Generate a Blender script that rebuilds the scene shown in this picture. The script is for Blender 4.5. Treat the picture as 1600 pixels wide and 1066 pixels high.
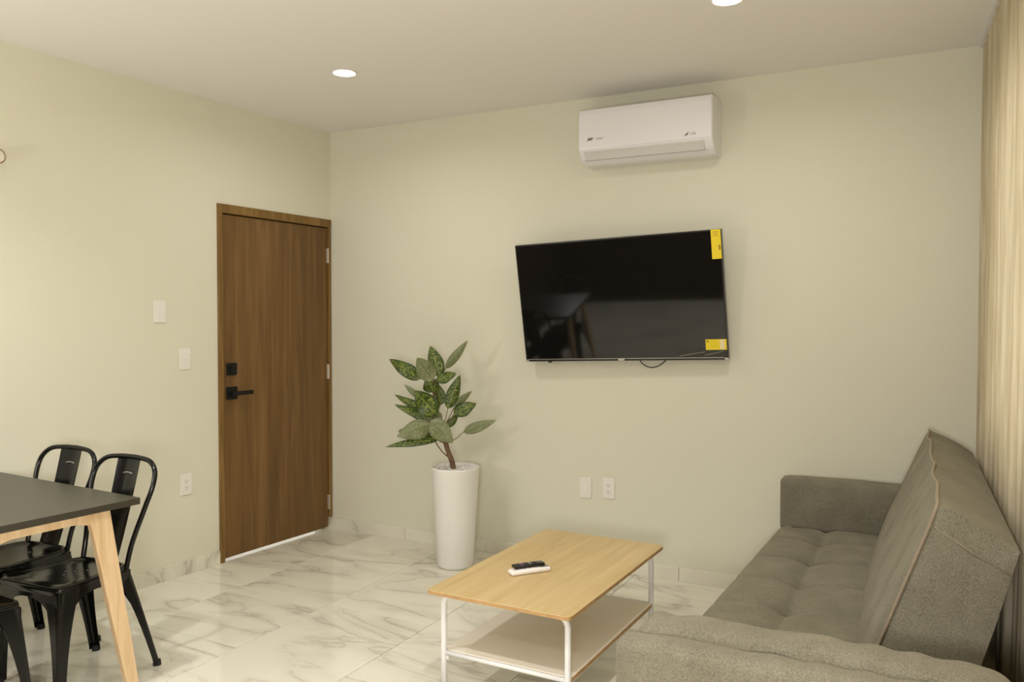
import bpy, bmesh, math, random
from mathutils import Vector, Matrix, Euler
from math import sin, cos, pi, radians

for o in list(bpy.data.objects):
    bpy.data.objects.remove(o)
random.seed(7)
scene = bpy.context.scene
C = scene.collection

# ------------------------------------------------------------------ camera
CAM = Vector((3.6746, -4.373, 1.4446))
yaw, pitch, roll = -0.4787, -0.0258, 0.0007
fw = Vector((sin(yaw) * cos(pitch), cos(yaw) * cos(pitch), sin(pitch)))
rt = Vector((cos(yaw), -sin(yaw), 0))
up = rt.cross(fw)
r2 = rt * cos(roll) + up * sin(roll)
u2 = -rt * sin(roll) + up * cos(roll)
cam_data = bpy.data.cameras.new('camera')
cam_data.sensor_width = 36.0
cam_data.lens = 1263.33 / 1600 * 36.0
cam_data.clip_start = 0.05
cam = bpy.data.objects.new('camera', cam_data)
M = Matrix((r2, u2, -fw)).transposed().to_4x4()
M.translation = CAM
cam.matrix_world = M
C.objects.link(cam)
scene.camera = cam

# ------------------------------------------------------------------ world and light
world = bpy.data.worlds.new('world')
scene.world = world
world.use_nodes = True
bg = world.node_tree.nodes['Background']
bg.inputs['Color'].default_value = (1.0, 0.95, 0.85, 1)
bg.inputs['Strength'].default_value = 1.7
scene.view_settings.view_transform = 'Standard'
scene.view_settings.look = 'None'
scene.view_settings.gamma = 1
scene.view_settings.use_curve_mapping = False
scene.view_settings.exposure = 0.0
DOWNLIGHT_W = 6.0
LAMP_COL = (1.0, 0.97, 0.95)


def area_light(name, loc, target, size, watts, col=LAMP_COL):
    d = bpy.data.lights.new(name, 'AREA')
    d.shape = 'DISK'
    d.size = size
    d.energy = watts
    d.color = col
    o = bpy.data.objects.new(name, d)
    o.location = loc
    v = Vector(target) - Vector(loc)
    o.rotation_euler = v.to_track_quat('-Z', 'Y').to_euler()
    C.objects.link(o)
    return o


# unseen fill lights without fixtures, added to even out walls and ceiling
def fill_light(name, loc, watts, radius=0.16, col=LAMP_COL):
    d = bpy.data.lights.new(name, 'POINT')
    d.energy = watts
    d.shadow_soft_size = radius
    d.color = col
    o = bpy.data.objects.new(name, d)
    o.location = loc
    C.objects.link(o)
    return o


fill_light('left_fill_light', (0.35, -3.95, 1.55), 42, 0.18)  # added fill from the left, no lamp hangs here
fill_light('right_fill_light', (3.62, -4.75, 1.25), 132, 0.20)  # added fill beside the camera, brightens the ceiling towards the curtain

H = 2.7238          # ceiling height
WANG = -0.06        # the door wall is not quite square to the television wall
WL = 5.1


def lw(s, z=0.0, off=0.0):
    """point on the door wall: s metres from the corner, off metres into the room"""
    return Vector((sin(WANG) * s + cos(WANG) * off, -cos(WANG) * s + sin(WANG) * off, z))


# ------------------------------------------------------------------ materials
def newmat(name):
    m = bpy.data.materials.new(name)
    m.use_nodes = True
    nt = m.node_tree
    return m, nt, nt.nodes['Principled BSDF']


def N(nt, typ, **kw):
    n = nt.nodes.new(typ)
    for k, v in kw.items():
        setattr(n, k, v)
    return n


def plain(name, col, rough=0.5, metal=0.0, spec=0.5, bump=0.0, bscale=60.0, var=0.0, coat=0.0, emit=None, estr=0.0):
    m, nt, b = newmat(name)
    b.inputs['Base Color'].default_value = (*col, 1)
    b.inputs['Roughness'].default_value = rough
    b.inputs['Metallic'].default_value = metal
    b.inputs['Specular IOR Level'].default_value = spec
    b.inputs['Coat Weight'].default_value = coat
    if emit:
        b.inputs['Emission Color'].default_value = (*emit, 1)
        b.inputs['Emission Strength'].default_value = estr
    tc = N(nt, 'ShaderNodeTexCoord')
    ns = N(nt, 'ShaderNodeTexNoise')
    ns.inputs['Scale'].default_value = bscale
    ns.inputs['Detail'].default_value = 4
    nt.links.new(tc.outputs['Object'], ns.inputs['Vector'])
    if bump > 0:
        bp = N(nt, 'ShaderNodeBump')
        bp.inputs['Strength'].default_value = bump
        bp.inputs['Distance'].default_value = 0.01
        nt.links.new(ns.outputs['Fac'], bp.inputs['Height'])
        nt.links.new(bp.outputs['Normal'], b.inputs['Normal'])
    if var > 0:
        r = N(nt, 'ShaderNodeValToRGB')
        r.color_ramp.elements[0].position = 0.3
        r.color_ramp.elements[1].position = 0.7
        r.color_ramp.elements[0].color = (*[c * (1 - var) for c in col], 1)
        r.color_ramp.elements[1].color = (*[min(1, c * (1 + var)) for c in col], 1)
        nt.links.new(ns.outputs['Fac'], r.inputs['Fac'])
        nt.links.new(r.outputs['Color'], b.inputs['Base Color'])
    return m


def wood(name, cols, scale=(14, 14, 1.2), rough=0.45, dens=3.0, spec=0.4):
    """streaky grain; long axis of the grain is the axis with the smallest scale"""
    m, nt, b = newmat(name)
    tc = N(nt, 'ShaderNodeTexCoord')
    mp = N(nt, 'ShaderNodeMapping')
    mp.inputs['Scale'].default_value = scale
    nt.links.new(tc.outputs['Object'], mp.inputs['Vector'])
    n1 = N(nt, 'ShaderNodeTexNoise')
    n1.inputs['Scale'].default_value = dens
    n1.inputs['Detail'].default_value = 8
    n1.inputs['Distortion'].default_value = 0.6
    n2 = N(nt, 'ShaderNodeTexNoise')
    n2.inputs['Scale'].default_value = dens * 0.22
    n2.inputs['Detail'].default_value = 3
    nt.links.new(mp.outputs['Vector'], n1.inputs['Vector'])
    nt.links.new(mp.outputs['Vector'], n2.inputs['Vector'])
    mx = N(nt, 'ShaderNodeMath', operation='MULTIPLY_ADD')
    mx.inputs[1].default_value = 0.6
    nt.links.new(n1.outputs['Fac'], mx.inputs[0])
    m2 = N(nt, 'ShaderNodeMath', operation='MULTIPLY')
    m2.inputs[1].default_value = 0.4
    nt.links.new(n2.outputs['Fac'], m2.inputs[0])
    nt.links.new(m2.outputs[0], mx.inputs[2])
    r = N(nt, 'ShaderNodeValToRGB')
    el = r.color_ramp.elements
    el[0].position, el[1].position = 0.34, 0.66
    el[0].color = (*cols[0], 1)
    el[1].color = (*cols[2], 1)
    e = el.new(0.5)
    e.color = (*cols[1], 1)
    nt.links.new(mx.outputs[0], r.inputs['Fac'])
    nt.links.new(r.outputs['Color'], b.inputs['Base Color'])
    b.inputs['Roughness'].default_value = rough
    b.inputs['Specular IOR Level'].default_value = spec
    bp = N(nt, 'ShaderNodeBump')
    bp.inputs['Strength'].default_value = 0.08
    bp.inputs['Distance'].default_value = 0.004
    nt.links.new(n1.outputs['Fac'], bp.inputs['Height'])
    nt.links.new(bp.outputs['Normal'], b.inputs['Normal'])
    return m


def marble(name, rough=0.07):
    m, nt, b = newmat(name)
    tc = N(nt, 'ShaderNodeTexCoord')
    oi = N(nt, 'ShaderNodeObjectInfo')
    sc = N(nt, 'ShaderNodeVectorMath', operation='SCALE')
    sc.inputs[0].default_value = (31.0, 17.0, 23.0)
    nt.links.new(oi.outputs['Random'], sc.inputs['Scale'])
    ad = N(nt, 'ShaderNodeVectorMath', operation='ADD')
    nt.links.new(tc.outputs['Object'], ad.inputs[0])
    nt.links.new(sc.outputs['Vector'], ad.inputs[1])
    mp = N(nt, 'ShaderNodeMapping')
    mp.inputs['Rotation'].default_value = (0, 0, radians(38))
    mp.inputs['Scale'].default_value = (0.75, 2.1, 1.0)
    nt.links.new(ad.outputs['Vector'], mp.inputs['Vector'])

    def vein(scale, dist, width, detail=6):
        n = N(nt, 'ShaderNodeTexNoise')
        n.inputs['Scale'].default_value = scale
        n.inputs['Detail'].default_value = detail
        n.inputs['Distortion'].default_value = dist
        nt.links.new(mp.outputs['Vector'], n.inputs['Vector'])
        s = N(nt, 'ShaderNodeMath', operation='SUBTRACT')
        s.inputs[1].default_value = 0.5
        nt.links.new(n.outputs['Fac'], s.inputs[0])
        a = N(nt, 'ShaderNodeMath', operation='ABSOLUTE')
        nt.links.new(s.outputs[0], a.inputs[0])
        r = N(nt, 'ShaderNodeMapRange')
        r.inputs['From Min'].default_value = 0.0
        r.inputs['From Max'].default_value = width
        r.inputs['To Min'].default_value = 1.0
        r.inputs['To Max'].default_value = 0.0
        nt.links.new(a.outputs[0], r.inputs['Value'])
        return r
    v1 = vein(1.35, 0.8, 0.013)
    v2 = vein(1.35, 0.8, 0.085, 6)
    msk = N(nt, 'ShaderNodeTexNoise')
    msk.inputs['Scale'].default_value = 1.7
    msk.inputs['Detail'].default_value = 3
    nt.links.new(ad.outputs['Vector'], msk.inputs['Vector'])
    mr = N(nt, 'ShaderNodeMapRange')
    mr.inputs['From Min'].default_value = 0.36
    mr.inputs['From Max'].default_value = 0.62
    nt.links.new(msk.outputs['Fac'], mr.inputs['Value'])
    f1 = N(nt, 'ShaderNodeMath', operation='MULTIPLY')
    nt.links.new(v1.outputs[0], f1.inputs[0])
    nt.links.new(mr.outputs[0], f1.inputs[1])
    f2 = N(nt, 'ShaderNodeMath', operation='MULTIPLY')
    nt.links.new(v2.outputs[0], f2.inputs[0])
    nt.links.new(mr.outputs[0], f2.inputs[1])
    c1 = N(nt, 'ShaderNodeMixRGB')
    c1.inputs[1].default_value = (0.78, 0.755, 0.635, 1)
    c1.inputs[2].default_value = (0.50, 0.465, 0.375, 1)
    k2 = N(nt, 'ShaderNodeMath', operation='MULTIPLY')
    k2.inputs[1].default_value = 0.60
    nt.links.new(f2.outputs[0], k2.inputs[0])
    nt.links.new(k2.outputs[0], c1.inputs[0])
    c2 = N(nt, 'ShaderNodeMixRGB')
    c2.inputs[2].default_value = (0.36, 0.31, 0.25, 1)
    k1 = N(nt, 'ShaderNodeMath', operation='MULTIPLY')
    k1.inputs[1].default_value = 0.62
    nt.links.new(f1.outputs[0], k1.inputs[0])
    nt.links.new(k1.outputs[0], c2.inputs[0])
    nt.links.new(c1.outputs[0], c2.inputs[1])
    nt.links.new(c2.outputs[0], b.inputs['Base Color'])
    b.inputs['Roughness'].default_value = rough
    b.inputs['Specular IOR Level'].default_value = 0.5
    return m


def fabric(name, ca, cb):
    m, nt, b = newmat(name)
    tc = N(nt, 'ShaderNodeTexCoord')
    n1 = N(nt, 'ShaderNodeTexNoise')
    n1.inputs['Scale'].default_value = 240
    n1.inputs['Detail'].default_value = 3
    nt.links.new(tc.outputs['Object'], n1.inputs['Vector'])
    n2 = N(nt, 'ShaderNodeTexNoise')
    n2.inputs['Scale'].default_value = 9
    n2.inputs['Detail'].default_value = 5
    nt.links.new(tc.outputs['Object'], n2.inputs['Vector'])
    ad = N(nt, 'ShaderNodeMath', operation='MULTIPLY_ADD')
    ad.inputs[1].default_value = 0.65
    nt.links.new(n1.outputs['Fac'], ad.inputs[0])
    ml = N(nt, 'ShaderNodeMath', operation='MULTIPLY')
    ml.inputs[1].default_value = 0.35
    nt.links.new(n2.outputs['Fac'], ml.inputs[0])
    nt.links.new(ml.outputs[0], ad.inputs[2])
    r = N(nt, 'ShaderNodeValToRGB')
    r.color_ramp.elements[0].position = 0.34
    r.color_ramp.elements[1].position = 0.66
    r.color_ramp.elements[0].color = (*ca, 1)
    r.color_ramp.elements[1].color = (*cb, 1)
    nt.links.new(ad.outputs[0], r.inputs['Fac'])
    nt.links.new(r.outputs['Color'], b.inputs['Base Color'])
    b.inputs['Roughness'].default_value = 0.95
    b.inputs['Specular IOR Level'].default_value = 0.15
    b.inputs['Sheen Weight'].default_value = 0.16
    b.inputs['Sheen Tint'].default_value = (1.0, 0.90, 0.70, 1)
    b.inputs['Sheen Roughness'].default_value = 0.5
    bp = N(nt, 'ShaderNodeBump')
    bp.inputs['Strength'].default_value = 0.25
    bp.inputs['Distance'].default_value = 0.002
    nt.links.new(n1.outputs['Fac'], bp.inputs['Height'])
    nt.links.new(bp.outputs['Normal'], b.inputs['Normal'])
    return m


def leafmat(name, dark, light, rib):
    m, nt, b = newmat(name)
    uv = N(nt, 'ShaderNodeUVMap', uv_map='UVMap')
    sp = N(nt, 'ShaderNodeSeparateXYZ')
    nt.links.new(uv.outputs['UV'], sp.inputs[0])
    # speckle
    mp = N(nt, 'ShaderNodeMapping')
    mp.inputs['Scale'].default_value = (5, 14, 1)
    nt.links.new(uv.outputs['UV'], mp.inputs['Vector'])
    oi = N(nt, 'ShaderNodeObjectInfo')
    ns = N(nt, 'ShaderNodeTexNoise', noise_dimensions='4D')
    ns.inputs['Scale'].default_value = 1.6
    ns.inputs['Detail'].default_value = 4
    wv = N(nt, 'ShaderNodeMath', operation='MULTIPLY')
    wv.inputs[1].default_value = 20
    nt.links.new(oi.outputs['Random'], wv.inputs[0])
    nt.links.new(wv.outputs[0], ns.inputs['W'])
    nt.links.new(mp.outputs['Vector'], ns.inputs['Vector'])
    r = N(nt, 'ShaderNodeValToRGB')
    r.color_ramp.elements[0].position = 0.47
    r.color_ramp.elements[1].position = 0.63
    r.color_ramp.elements[0].color = (*dark, 1)
    r.color_ramp.elements[1].color = (*light, 1)
    nt.links.new(ns.outputs['Fac'], r.inputs['Fac'])
    # midrib
    s = N(nt, 'ShaderNodeMath', operation='SUBTRACT')
    s.inputs[1].default_value = 0.5
    nt.links.new(sp.outputs['X'], s.inputs[0])
    a = N(nt, 'ShaderNodeMath', operation='ABSOLUTE')
    nt.links.new(s.outputs[0], a.inputs[0])
    lt = N(nt, 'ShaderNodeMath', operation='LESS_THAN')
    lt.inputs[1].default_value = 0.03
    nt.links.new(a.outputs[0], lt.inputs[0])
    # dark rim
    gt = N(nt, 'ShaderNodeMapRange')
    gt.inputs['From Min'].default_value = 0.34
    gt.inputs['From Max'].default_value = 0.46
    nt.links.new(a.outputs[0], gt.inputs['Value'])
    m0 = N(nt, 'ShaderNodeMixRGB')
    m0.inputs[2].default_value = (*dark, 1)
    nt.links.new(gt.outputs[0], m0.inputs[0])
    nt.links.new(r.outputs['Color'], m0.inputs[1])
    mx = N(nt, 'ShaderNodeMixRGB')
    mx.inputs[2].default_value = (*rib, 1)
    nt.links.new(lt.outputs[0], mx.inputs[0])
    nt.links.new(m0.outputs[0], mx.inputs[1])
    nt.links.new(mx.outputs[0], b.inputs['Base Color'])
    b.inputs['Roughness'].default_value = 0.42
    return m


M_wall = plain('cream_wall_paint', (0.722, 0.704, 0.568), 0.75, bump=0.05, bscale=90, spec=0.25)
M_ceil = plain('ceiling_paint', (0.82, 0.795, 0.755), 0.85, bump=0.03, bscale=60, spec=0.2)
M_dark = plain('dark_red_brown_panel', (0.045, 0.022, 0.014), 0.6, bump=0.1, bscale=8, var=0.3)
M_marble = marble('marble_tile')
M_grout = plain('tile_grout', (0.60, 0.56, 0.46), 0.9, bump=0.1)
M_door = wood('walnut_door', ((0.108, 0.055, 0.016), (0.165, 0.086, 0.025), (0.225, 0.127, 0.043)), (9, 9, 0.5), 0.45, 2.6)
M_frame = wood('stained_door_frame', ((0.14, 0.075, 0.017), (0.21, 0.118, 0.030), (0.27, 0.16, 0.048)), (14, 14, 1.0), 0.5, 3)
M_oak = wood('light_oak', ((0.51, 0.36, 0.155), (0.57, 0.42, 0.195), (0.64, 0.485, 0.245)), (9, 0.7, 9), 0.4, 3.0)
M_oakedge = plain('oak_edge_band', (0.47, 0.29, 0.12), 0.5, var=0.15, bscale=40)
M_pine = wood('pale_pine', ((0.62, 0.42, 0.22), (0.74, 0.54, 0.32), (0.83, 0.64, 0.42)), (16, 16, 1.4), 0.5, 2.5)
M_tabletop = plain('black_table_laminate', (0.034, 0.030, 0.020), 0.36, spec=0.85, bump=0.02, bscale=200)
M_metal = plain('black_glossy_metal', (0.004, 0.004, 0.0035), 0.17, spec=0.38)
M_foot = plain('black_rubber', (0.01, 0.01, 0.01), 0.8)
M_matblack = plain('matt_black_hardware', (0.008, 0.008, 0.007), 0.5, spec=0.25)
M_white = plain('white_plastic', (0.83, 0.80, 0.76), 0.35)
M_plate = plain('white_switch_plate', (0.83, 0.79, 0.73), 0.4)
M_slot = plain('socket_slot', (0.12, 0.11, 0.10), 0.6)
M_gap = plain('grey_gap', (0.30, 0.29, 0.27), 0.6)
M_ac = plain('air_conditioner_white', (0.83, 0.82, 0.84), 0.16, spec=0.5)
M_aclow = plain('air_conditioner_vane_shaded', (0.66, 0.645, 0.62), 0.35)  # darkened so the vane's downward-facing shade sits in its colour
M_ink = plain('grey_ink', (0.16, 0.15, 0.13), 0.6)
M_inkl = plain('pale_grey_ink', (0.38, 0.36, 0.33), 0.6)
M_bezel = plain('black_bezel', (0.018, 0.017, 0.015), 0.25)
M_screen = plain('black_screen', (0.006, 0.006, 0.005), 0.05, spec=0.5)
M_silver = plain('silver_trim', (0.55, 0.53, 0.48), 0.3, metal=0.8)
M_yellow = plain('yellow_sticker', (0.85, 0.66, 0.015), 0.55)
M_yelink = plain('brown_sticker_ink', (0.35, 0.22, 0.01), 0.6)
M_stkwhite = plain('cream_sticker', (0.85, 0.72, 0.38), 0.6)
M_pot = plain('white_pot', (0.83, 0.81, 0.76), 0.38, bump=0.02, bscale=20)
M_pebble = plain('white_pebbles', (0.78, 0.76, 0.72), 0.7, var=0.15, bscale=70)
M_trunk = plain('brown_trunk', (0.16, 0.095, 0.05), 0.8, bump=0.5, bscale=50, var=0.35)
M_stem = plain('green_brown_stem', (0.22, 0.17, 0.08), 0.7)
M_leaf = leafmat('speckled_leaf', (0.026, 0.058, 0.006), (0.25, 0.30, 0.035), (0.20, 0.24, 0.05))
M_leafb = leafmat('pale_leaf_underside', (0.155, 0.178, 0.075), (0.265, 0.29, 0.14), (0.10, 0.13, 0.035))
M_sofa = fabric('grey_sofa_fabric', (0.130, 0.120, 0.084), (0.250, 0.231, 0.169))
M_pipe = fabric('sofa_piping_fabric', (0.22, 0.175, 0.12), (0.34, 0.28, 0.2))
M_shelf = plain('off_white_shelf', (0.80, 0.75, 0.64), 0.45)
M_legw = plain('white_powder_coat', (0.84, 0.84, 0.83), 0.35)
M_remblack = plain('black_remote_plastic', (0.012, 0.011, 0.012), 0.22)
M_button = plain('grey_rubber_button', (0.30, 0.30, 0.30), 0.6)
M_purple = plain('purple_reflection', (0.25, 0.08, 0.32), 0.5)  # purple reflection on the black remote, painted onto one button row
M_lcd = plain('remote_display', (0.22, 0.25, 0.22), 0.25)
M_lamp = plain('lamp_diffuser', (1, 1, 1), 0.5, emit=(1.0, 0.97, 0.9), estr=14.0)
M_hinge = plain('brushed_hinge', (0.62, 0.58, 0.5), 0.35, metal=0.7)
M_knob = wood('brown_wood_knob', ((0.25, 0.12, 0.04), (0.35, 0.18, 0.07), (0.42, 0.24, 0.1)), (5, 5, 5), 0.5)
M_alu = plain('white_aluminium', (0.75, 0.74, 0.72), 0.4)
M_cable = plain('black_cable', (0.02, 0.018, 0.012), 0.6)
M_film = plain('clear_film_crease', (0.30, 0.27, 0.19), 0.3)


def curtain_mat():
    m, nt, b = newmat('sheer_beige_curtain')
    out = nt.nodes['Material Output']
    tc = N(nt, 'ShaderNodeTexCoord')
    mp = N(nt, 'ShaderNodeMapping')
    mp.inputs['Scale'].default_value = (40, 40, 2.0)
    nt.links.new(tc.outputs['Object'], mp.inputs['Vector'])
    ns = N(nt, 'ShaderNodeTexNoise')
    ns.inputs['Scale'].default_value = 1.2
    ns.inputs['Detail'].default_value = 4
    nt.links.new(mp.outputs['Vector'], ns.inputs['Vector'])
    r = N(nt, 'ShaderNodeValToRGB')
    r.color_ramp.elements[0].position = 0.35
    r.color_ramp.elements[1].position = 0.65
    r.color_ramp.elements[0].color = (0.60, 0.51, 0.34, 1)
    r.color_ramp.elements[1].color = (0.78, 0.70, 0.51, 1)
    nt.links.new(ns.outputs['Fac'], r.inputs['Fac'])
    nt.links.new(r.outputs['Color'], b.inputs['Base Color'])
    b.inputs['Roughness'].default_value = 0.9
    b.inputs['Specular IOR Level'].default_value = 0.1
    t = N(nt, 'ShaderNodeBsdfTranslucent')
    nt.links.new(r.outputs['Color'], t.inputs['Color'])
    mx = N(nt, 'ShaderNodeMixShader')
    mx.inputs[0].default_value = 0.30
    nt.links.new(b.outputs[0], mx.inputs[1])
    nt.links.new(t.outputs[0], mx.inputs[2])
    nt.links.new(mx.outputs[0], out.inputs['Surface'])
    return m


def glass_mat():
    m, nt, b = newmat('window_glass')
    out = nt.nodes['Material Output']
    tr = N(nt, 'ShaderNodeBsdfTransparent')
    gl = N(nt, 'ShaderNodeBsdfGlossy')
    gl.inputs['Roughness'].default_value = 0.02
    mx = N(nt, 'ShaderNodeMixShader')
    mx.inputs[0].default_value = 0.08
    nt.links.new(tr.outputs[0], mx.inputs[1])
    nt.links.new(gl.outputs[0], mx.inputs[2])
    nt.links.new(mx.outputs[0], out.inputs['Surface'])
    return m


M_curtain = curtain_mat()
M_glass = glass_mat()


# ------------------------------------------------------------------ mesh helpers
def mesh_from(bm, name, mat, smooth=False):
    me = bpy.data.meshes.new(name)
    bm.normal_update()
    bm.to_mesh(me)
    bm.free()
    for mm in (mat if isinstance(mat, (list, tuple)) else [mat]):
        me.materials.append(mm)
    if smooth:
        for p in me.polygons:
            p.use_smooth = True
    return me


def obj(name, bm, mat, parent=None, smooth=False):
    me = bm if isinstance(bm, bpy.types.Mesh) else mesh_from(bm, name, mat, smooth)
    o = bpy.data.objects.new(name, me)
    C.objects.link(o)
    if parent is not None:
        o.parent = parent
    return o


def thing(name, label, cat, loc=(0, 0, 0), rotz=0.0, group=None, kind=None):
    o = bpy.data.objects.new(name, None)
    o.empty_display_size = 0.05
    C.objects.link(o)
    o.location = loc
    o.rotation_euler = (0, 0, rotz)
    return tag(o, label, cat, group, kind)


def tag(o, label=None, cat=None, group=None, kind=None):
    if label:
        o['label'] = label
    if cat:
        o['category'] = cat
    if group:
        o['group'] = group
    if kind:
        o['kind'] = kind
    return o


def box(lo, hi, bevel=0.0, seg=2, bm=None, mat=None):
    own = bm or bmesh.new()
    lo, hi = Vector(lo), Vector(hi)
    r = bmesh.ops.create_cube(own, size=1.0)
    c, s = (lo + hi) / 2, hi - lo
    for v in r['verts']:
        v.co = Vector((v.co.x * s.x, v.co.y * s.y, v.co.z * s.z)) + c
    if mat is not None:
        bmesh.ops.transform(own, matrix=mat, verts=r['verts'])
    if bevel > 0:
        ed = list({e for v in r['verts'] for e in v.link_edges})
        bmesh.ops.bevel(own, geom=ed, offset=bevel, segments=seg, profile=0.5, affect='EDGES')
    return own


def hexa(pts, bevel=0.0, seg=2, bm=None):
    """eight corners: bottom ring of four, top ring of four"""
    own = bm or bmesh.new()
    v = [own.verts.new(p) for p in pts]
    fs = [(3, 2, 1, 0), (4, 5, 6, 7), (0, 1, 5, 4), (1, 2, 6, 5), (2, 3, 7, 6), (3, 0, 4, 7)]
    faces = [own.faces.new([v[i] for i in f]) for f in fs]
    bmesh.ops.recalc_face_normals(own, faces=faces)
    if bevel > 0:
        bmesh.ops.bevel(own, geom=list({e for f in faces for e in f.edges}), offset=bevel, segments=seg, profile=0.5, affect='EDGES')
    return own


def catmull(pts, n=8, closed=False):
    pts = [Vector(p) for p in pts]
    out = []
    k = len(pts)
    rng = range(k) if closed else range(k - 1)
    for i in rng:
        if closed:
            p0, p1, p2, p3 = pts[(i - 1) % k], pts[i], pts[(i + 1) % k], pts[(i + 2) % k]
        else:
            p0, p1, p2, p3 = pts[max(i - 1, 0)], pts[i], pts[i + 1], pts[min(i + 2, k - 1)]
        for j in range(n):
            t = j / n
            out.append(0.5 * ((2 * p1) + (p2 - p0) * t + (2 * p0 - 5 * p1 + 4 * p2 - p3) * t * t + (3 * p1 - p0 - 3 * p2 + p3) * t ** 3))
    if not closed:
        out.append(pts[-1])
    return out


def tube(path, rad, seg=10, bm=None, closed=False, flat=1.0, updir=None):
    """sweep a circle (or an ellipse, flat < 1) along a path; rad may be a function of 0..1"""
    own = bm or bmesh.new()
    P = [Vector(p) for p in path]
    n = len(P)
    rings = []
    nrm = None
    for i in range(n):
        if closed:
            t = (P[(i + 1) % n] - P[(i - 1) % n]).normalized()
        else:
            t = (P[min(i + 1, n - 1)] - P[max(i - 1, 0)]).normalized()
        if nrm is None:
            ref = Vector(updir) if updir else (Vector((0, 0, 1)) if abs(t.z) < 0.9 else Vector((1, 0, 0)))
            nrm = (ref - t * ref.dot(t)).normalized()
        else:
            nrm = (nrm - t * nrm.dot(t)).normalized()
        b = t.cross(nrm)
        R = rad(i / (n - 1)) if callable(rad) else rad
        rings.append([own.verts.new(P[i] + nrm * (R * cos(2 * pi * j / seg)) + b * (R * flat * sin(2 * pi * j / seg))) for j in range(seg)])
    m = n if closed else n - 1
    for i in range(m):
        a, c = rings[i], rings[(i + 1) % n]
        for j in range(seg):
            own.faces.new((a[j], a[(j + 1) % seg], c[(j + 1) % seg], c[j]))
    if not closed:
        own.faces.new(rings[0][::-1])
        own.faces.new(rings[-1])
    bmesh.ops.recalc_face_normals(own, faces=own.faces[:])
    return own


def lathe(prof, seg=40, bm=None, center=(0, 0, 0)):
    own = bm or bmesh.new()
    c = Vector(center)
    rings = []
    for r, z in prof:
        if r < 1e-6:
            rings.append([own.verts.new(c + Vector((0, 0, z)))])
        else:
            rings.append([own.verts.new(c + Vector((r * cos(2 * pi * j / seg), r * sin(2 * pi * j / seg), z))) for j in range(seg)])
    for a, b in zip(rings[:-1], rings[1:]):
        for j in range(seg):
            k = (j + 1) % seg
            if len(a) == 1 and len(b) == 1:
                continue
            if len(a) == 1:
                own.faces.new((a[0], b[k], b[j]))
            elif len(b) == 1:
                own.faces.new((a[j], a[k], b[0]))
            else:
                own.faces.new((a[j], a[k], b[k], b[j]))
    bmesh.ops.recalc_face_normals(own, faces=own.faces[:])
    return own


def extrude_poly(poly, vec, bm=None, bevel=0.0, seg=2):
    """prism from a polygon of 3D points"""
    own = bm or bmesh.new()
    v = Vector(vec)
    a = [own.verts.new(Vector(p)) for p in poly]
    b = [own.verts.new(Vector(p) + v) for p in poly]
    n = len(poly)
    fs = [own.faces.new(a[::-1]), own.faces.new(b)]
    for i in range(n):
        fs.append(own.faces.new((a[i], a[(i + 1) % n], b[(i + 1) % n], b[i])))
    bmesh.ops.recalc_face_normals(own, faces=fs)
    if bevel > 0:
        bmesh.ops.bevel(own, geom=list({e for f in fs for e in f.edges}), offset=bevel, segments=seg, profile=0.5, affect='EDGES')
    return own


def grid(fn, nu, nv, bm=None):
    own = bm or bmesh.new()
    vs = [[own.verts.new(fn(i / nu, j / nv)) for j in range(nv + 1)] for i in range(nu + 1)]
    for i in range(nu):
        for j in range(nv):
            own.faces.new((vs[i][j], vs[i + 1][j], vs[i + 1][j + 1], vs[i][j + 1]))
    return own


def text_obj(name, s, size, mat, parent, loc, rot, depth=0.0006, shear=0.0, align='LEFT', bold=0.0):
    cu = bpy.data.curves.new(name, 'FONT')
    cu.body = s
    cu.size = size
    cu.extrude = depth
    cu.shear = shear
    cu.offset = bold
    cu.align_x = align
    cu.align_y = 'CENTER'
    tmp = bpy.data.objects.new('tmp_text', cu)
    C.objects.link(tmp)
    dg = bpy.context.evaluated_depsgraph_get()
    me = bpy.data.meshes.new_from_object(tmp.evaluated_get(dg))
    bpy.data.objects.remove(tmp)
    me.materials.clear()
    me.materials.append(mat)
    o = bpy.data.objects.new(name, me)
    C.objects.link(o)
    o.parent = parent
    o.location = loc
    o.rotation_euler = rot
    return o


# ------------------------------------------------------------------ room shell
RX0, RX1, RY0 = -0.75, 4.6, -5.05       # floor extents (under the walls)
fl = obj('floor', box((RX0 - 0.9, RY0 - 0.2, -0.14), (RX1, 0.2, -0.012)), M_grout)
tag(fl, 'large polished marble tile floor with grey brown veins', 'floor', kind='structure')
TW, TL, G = 0.612, 1.224, 0.003
tile_me = mesh_from(box((G / 2, G / 2, -0.012), (TW - G / 2, TL - G / 2, 0.0), 0.0012, 1), 'floor_tile', M_marble)
col = 0
x = 0.36 - 2 * TW
while x < 4.4:
    y = -1.80 + (0 if (col % 2 == 0) else TL / 2) - 5 * TL
    while y < 0.0:
        if y + TL > RY0 and y < 0.0:
            t = bpy.data.objects.new('floor_tile', tile_me)
            C.objects.link(t)
            t.parent = fl
            t.location = (x, y, 0)
        y += TL
    x += TW
    col += 1

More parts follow.
